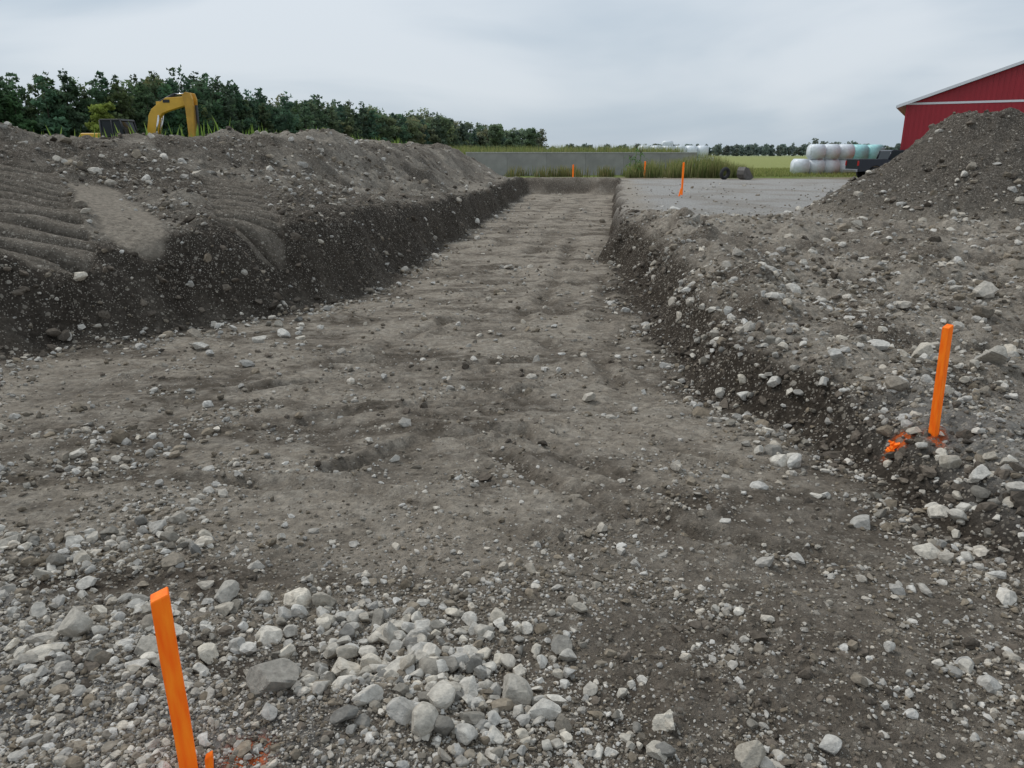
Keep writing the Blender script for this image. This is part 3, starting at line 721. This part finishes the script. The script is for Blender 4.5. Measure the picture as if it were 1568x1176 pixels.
blades('weeds', x_, y_, H(x_, y_), hh, .025, (.15, .21, .06), (.40, .36, .16), 1)
x_, y_ = region(4500, -2.5, 9.2, 57.5, 60.7); kk = rg.random(len(x_)) < sm(.0, .35, perlin(x_ * .5, y_ * .5, 4)); x_, y_ = x_[kk], y_[kk]
blades('weeds', x_, y_, H(x_, y_), rg.uniform(.2, .95, len(x_)), .025, (.15, .20, .06), (.33, .26, .12), 2)
x_, y_ = region(22000, -14, 15, 66.5, 75)
blades('tall_grass', x_, y_, np.zeros(len(x_)), rg.uniform(1.5, 2.5, len(x_)) * (1 + .16 * perlin(x_ * .3, y_ * .3, 3)), .035, (.16, .23, .06), (.36, .33, .14), 3, .2)
x_, y_ = region(45000, -34, -4, 16, 50)
_, q_ = H(x_, y_, True); kk = (q_['fall'] > .12); x_, y_ = x_[kk], y_[kk]
blades('grass', x_, y_, H(x_, y_), rg.uniform(.25, .75, len(x_)), .03, (.17, .29, .05), (.28, .38, .09), 4)
x_, y_ = region(26000, 16, 60, 58, 90)
blades('field_grass', x_, y_, np.zeros(len(x_)), rg.uniform(.08, .3, len(x_)), .03, (.21, .26, .07), (.38, .37, .14), 5)
def corn(x, y, h):
    e = empty('corn_plant', (x, y, Hs(x, y)))
    rod('stalk', e, simple('corn_stalk', (.12, .17, .05), .7), (0, 0, -.05), (.03, 0, h * .85), .03, 8)
    V, Fx, Cc = [], [], []
    for k in range(13):
        a = k * 2.4 + random.uniform(-.3, .3); z0 = h * (.12 + .065 * k); Ln = random.uniform(.55, .8); base = len(V)
        for s in range(6):
            t = s / 5; rr = Ln * t; zz = z0 + .5 * t - .62 * t * t; w = .055 * math.sin(math.pi * min(.15 + t * .85, 1)) + .004
            for sg in (-1, 1): V.append((rr * math.cos(a) - sg * w * math.sin(a), rr * math.sin(a) + sg * w * math.cos(a), zz)); Cc.append((.10, .21, .05))
            if s: Fx += [(base + 2 * s - 2, base + 2 * s - 1, base + 2 * s + 1), (base + 2 * s - 2, base + 2 * s + 1, base + 2 * s)]
    o = tri_mesh('leaves', np.array(V), np.array(Fx), M_leaf, np.array(Cc)); o.parent = e
    for k in range(7):
        a = k * .9; rod('tassel', e, M_bark, (.03, 0, h * .84), (.03 + .14 * math.cos(a), .14 * math.sin(a), h * 1.0), .008, 5)
corn(9.05, 57.0, 2.4); corn(9.45, 57.4, 2.0); corn(8.75, 57.6, 1.6)

# trees --------------------------------------------------------------
def leafset(P, size, rg):
    n = len(P)
    d1 = rg.normal(size=(n, 3)); d1[:, 2] *= .6; d1 /= np.linalg.norm(d1, axis=1)[:, None]
    d2 = rg.normal(size=(n, 3)); d2 -= (d2 * d1).sum(1)[:, None] * d1; d2 /= np.linalg.norm(d2, axis=1)[:, None]
    s = size * rg.uniform(.5, 1.3, n)[:, None]
    return np.stack([P - d1 * s * .6 - d2 * s * .35, P + d1 * s * .7, P - d1 * s * .4 + d2 * s * .6], 1)
def clumps(x, y, z, h, rg, n, lod, base, kind):
    if kind == 'p':
        k = 34; f = (np.arange(k) + rg.random(k)) / k
        W_ = h * rg.uniform(.22, .32)
        prof = np.clip(1 - f, 0, 1) ** .6 * np.clip(.7 + f * 1.4, 0, 1)
        ca = rg.uniform(0, 2 * np.pi, k); cr = W_ * prof * rg.uniform(.3, 1.0, k)
        cc = np.stack([x + cr * np.cos(ca), y + cr * np.sin(ca), z + h * (.03 + .95 * f)], 1)
        rad_ = h * (.125 - .090 * f) * rg.uniform(.8, 1.3, k); sq = np.array([1.25, 1.25, .62])
    else:
        k = int(rg.integers(16, 26)); W_ = h * rg.uniform(.30, .40)
        cz = rg.uniform(.18, .95, k); ca = rg.uniform(0, 2 * np.pi, k); cr = rg.uniform(.2, 1, k) * W_ * np.sin(np.pi * np.clip(cz * .9 + .08, 0, 1)) ** .6 * .8
        cc = np.stack([x + cr * np.cos(ca), y + cr * np.sin(ca), z + h * cz * .96], 1); rad_ = h * rg.uniform(.07, .15, k); sq = np.array([1.15, 1.15, .8])
    cl_ = rg.uniform(.75, 1.3, k)
    i_ = rg.choice(k, n, p=rad_ ** 2 / (rad_ ** 2).sum()); d = rg.normal(size=(n, 3)); d /= np.linalg.norm(d, axis=1)[:, None]
    rr = rad_[i_] * rg.uniform(.45, 1.15, n)
    Pp = cc[i_] + d * rr[:, None] * sq
    lum = cl_[i_] * (.85 + .35 * d[:, 2]) * rg.uniform(.8, 1.2, n)  # top light painted in: leaf colour brighter on each clump's upward side
    return leafset(Pp, lod, rg), np.clip(lum, .35, 1.8)[:, None] * base
def trunk_tris(x, y, z, h, r, limbs=0):
    T_ = []
    def cone(p, q, r0, r1, n=6):
        p = np.array(p); q = np.array(q); d = q - p; d = d / np.linalg.norm(d); u = np.cross(d, [1, .2, .1]); u /= np.linalg.norm(u); v = np.cross(d, u)
        for k in range(n):
            a, b = 2 * np.pi * k / n, 2 * np.pi * (k + 1) / n
            A = p + r0 * (u * np.cos(a) + v * np.sin(a)); B = p + r0 * (u * np.cos(b) + v * np.sin(b)); Cq = q + r1 * (u * np.cos(b) + v * np.sin(b)); Dq = q + r1 * (u * np.cos(a) + v * np.sin(a))
            T_.append([A, B, Cq]); T_.append([A, Cq, Dq])
    cone((x, y, z - .3), (x, y, z + h), r, r * .15)
    for k in range(limbs):
        a = k * 2.1; zz = z + h * (.3 + .09 * k); cone((x, y, zz), (x + math.cos(a) * h * .25, y + math.sin(a) * h * .25, zz + h * .2), r * .45, r * .1, 5)
    return np.array(T_)
def build_trees(name, specs, seed):
    rg = np.random.default_rng(seed); T_, Cc = [], []
    for (kind, x, y, h, n, lod, base) in specs:
        z = Hs(x, y)
        if base is None:
            if kind == 'p': base = np.array([.085, .145, .070]) * rg.uniform(.7, 1.35) * np.array([rg.uniform(.8, 1.35), 1, rg.uniform(.8, 1.2)])
            else: base = np.array([.165, .215, .085]) * rg.uniform(.7, 1.3) * np.array([rg.uniform(.8, 1.4), 1, 1])
        t, c = clumps(x, y, z, h, rg, n, lod, base, kind)
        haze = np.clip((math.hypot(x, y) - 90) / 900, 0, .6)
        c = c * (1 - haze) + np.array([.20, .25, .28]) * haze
        T_.append(t); Cc.append(np.repeat(c, 3, 0))
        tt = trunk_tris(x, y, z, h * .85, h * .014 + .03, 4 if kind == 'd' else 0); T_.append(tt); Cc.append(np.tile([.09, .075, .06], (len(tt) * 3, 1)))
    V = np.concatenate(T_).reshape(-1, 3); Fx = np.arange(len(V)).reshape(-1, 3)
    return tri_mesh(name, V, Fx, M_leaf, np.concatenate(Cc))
rg = np.random.default_rng(12)
TL = [(-105, 84), (-72, 101), (-55, 122), (-53, 150), (-46, 205), (-30, 262), (-10, 320), (13, 355)]
cum = [0]
for a, b in zip(TL[:-1], TL[1:]): cum.append(cum[-1] + math.dist(a, b))
def along(s):
    return float(np.interp(s, cum, [p[0] for p in TL])), float(np.interp(s, cum, [p[1] for p in TL]))
specs = []
s = 0
while s < cum[-1]:
    x, y = along(s); r = math.hypot(x, y)
    lod = .26 + r * .0019; n = int(2000 * (100 / r) ** 1.0)
    wave = 1 + .08 * math.sin(s * .09) + .06 * math.sin(s * .23 + 1)
    for row in range(4):
        ox, oy = -row * 3.4 + rg.uniform(-1.5, 1.5), row * 3.0 + rg.uniform(-1.5, 1.5)
        hb = 9.8 if r < 135 else (11.2 if r < 200 else 11.3)
        h = hb * rg.uniform(.78, 1.08) * wave + row * .35
        kind = 'p'
        if row == 3 and rg.random() < .5: kind = 'd'; h = hb * rg.uniform(1.0, 1.28) * wave
        if row == 0 and rg.random() < .12: kind = 'd'; h *= .7
        if r > 230 and rg.random() < .7: kind = 'd'
        specs.append((kind, x + ox, y + oy, h, int(n * (1.0 if row < 2 else .7)), lod, None))
    s += rg.uniform(1.5, 2.8) * (1 + r / 350)
build_trees('distant_tree_line', specs, 3)
build_trees('young_maple_tree', [('d', -43.5, 84, 5.0, 3400, .28, np.array([.24, .29, .065]))], 8)
build_trees('bushy_shrub', [('d', -26.5, 110, 2.6, 900, .32, np.array([.22, .25, .09]))], 9)
build_trees('oak_tree', [('d', -6, 300, 13.0, 1800, .8, np.array([.16, .22, .08]))], 10)
build_trees('oak_tree', [('d', 0.5, 305, 10.5, 1800, .8, np.array([.14, .20, .08]))], 11)
build_trees('oak_tree', [('d', 7.5, 310, 11.5, 1800, .8, np.array([.13, .19, .075]))], 13)
specs = []
for k in range(380):
    specs.append(('d', rg.uniform(60, 760), rg.uniform(900, 980), rg.uniform(9, 15), 110, 2.6, None))
for k in range(14):
    specs.append(('d', rg.uniform(215, 262), 560 + rg.uniform(0, 30), rg.uniform(8, 13), 200, 1.6, None))
for k in range(90):
    specs.append(('d', rg.uniform(-60, 90), 1000 + rg.uniform(0, 30), rg.uniform(8, 13), 90, 2.6, None))
build_trees('distant_woodland', specs, 4)

# ---------------------------------------------------------------- light
SE, SR = math.radians(50), math.radians(305)
w = bpy.data.worlds.new('World'); scene.world = w; w.use_nodes = True
N = w.node_tree.nodes; L = w.node_tree.links; bg = N['Background']; bg.inputs['Strength'].default_value = .1
sky = N.new('ShaderNodeTexSky'); sky.sky_type = 'NISHITA'; sky.sun_disc = False; sky.sun_elevation = SE; sky.sun_rotation = SR
tc = N.new('ShaderNodeTexCoord'); mp = N.new('ShaderNodeMapping'); mp.inputs['Scale'].default_value = (1.1, 1.1, 4.6); L.new(tc.outputs['Generated'], mp.inputs[0])
nz = N.new('ShaderNodeTexNoise'); nz.inputs['Scale'].default_value = 1.7; nz.inputs['Detail'].default_value = 5; nz.inputs['Roughness'].default_value = .45; nz.inputs['Distortion'].default_value = .4
L.new(mp.outputs[0], nz.inputs['Vector'])
cr = N.new('ShaderNodeValToRGB'); cr.color_ramp.interpolation = 'EASE'
cr.color_ramp.elements[0].position = .36; cr.color_ramp.elements[0].color = (5.0, 5.95, 6.9, 1)
cr.color_ramp.elements[1].position = .64; cr.color_ramp.elements[1].color = (7.4, 8.0, 8.6, 1)
L.new(nz.outputs['Fac'], cr.inputs[0])
sx = N.new('ShaderNodeSeparateXYZ'); L.new(tc.outputs['Generated'], sx.inputs[0])
mr = N.new('ShaderNodeMapRange'); L.new(sx.outputs[2], mr.inputs[0]); mr.inputs[1].default_value = 0; mr.inputs[2].default_value = .45; mr.inputs[3].default_value = .90; mr.inputs[4].default_value = 1.10
mu = N.new('ShaderNodeVectorMath'); mu.operation = 'SCALE'; L.new(cr.outputs[0], mu.inputs[0]); L.new(mr.outputs[0], mu.inputs['Scale'])
mx = N.new('ShaderNodeMix'); mx.data_type = 'RGBA'; mx.inputs[0].default_value = .93
L.new(sky.outputs[0], mx.inputs[6]); L.new(mu.outputs[0], mx.inputs[7]); L.new(mx.outputs[2], bg.inputs['Color'])
sd = bpy.data.lights.new('sun', 'SUN'); sd.energy = 1.5; sd.angle = math.radians(11); sd.color = (1, .97, .92)
so = bpy.data.objects.new('sun', sd); scene.collection.objects.link(so)
dirv = Vector((math.sin(SR) * math.cos(SE), math.cos(SR) * math.cos(SE), math.sin(SE)))
so.rotation_euler = dirv.to_track_quat('Z', 'Y').to_euler(); so.location = (0, 0, 30)

# ---------------------------------------------------------------- camera
cd = bpy.data.cameras.new('camera'); cam = bpy.data.objects.new('camera', cd); scene.collection.objects.link(cam)
cd.sensor_fit = 'HORIZONTAL'; cd.sensor_width = 36; cd.lens = 36 * 1141 / 1568; cd.clip_end = 12000; cd.clip_start = .05
cam.location = (0, 0, 1.6); cam.rotation_euler = (math.radians(90 - 17.1), 0, 0)
scene.camera = cam
print('objs', len(bpy.data.objects), 'ground', len(ground.data.vertices))
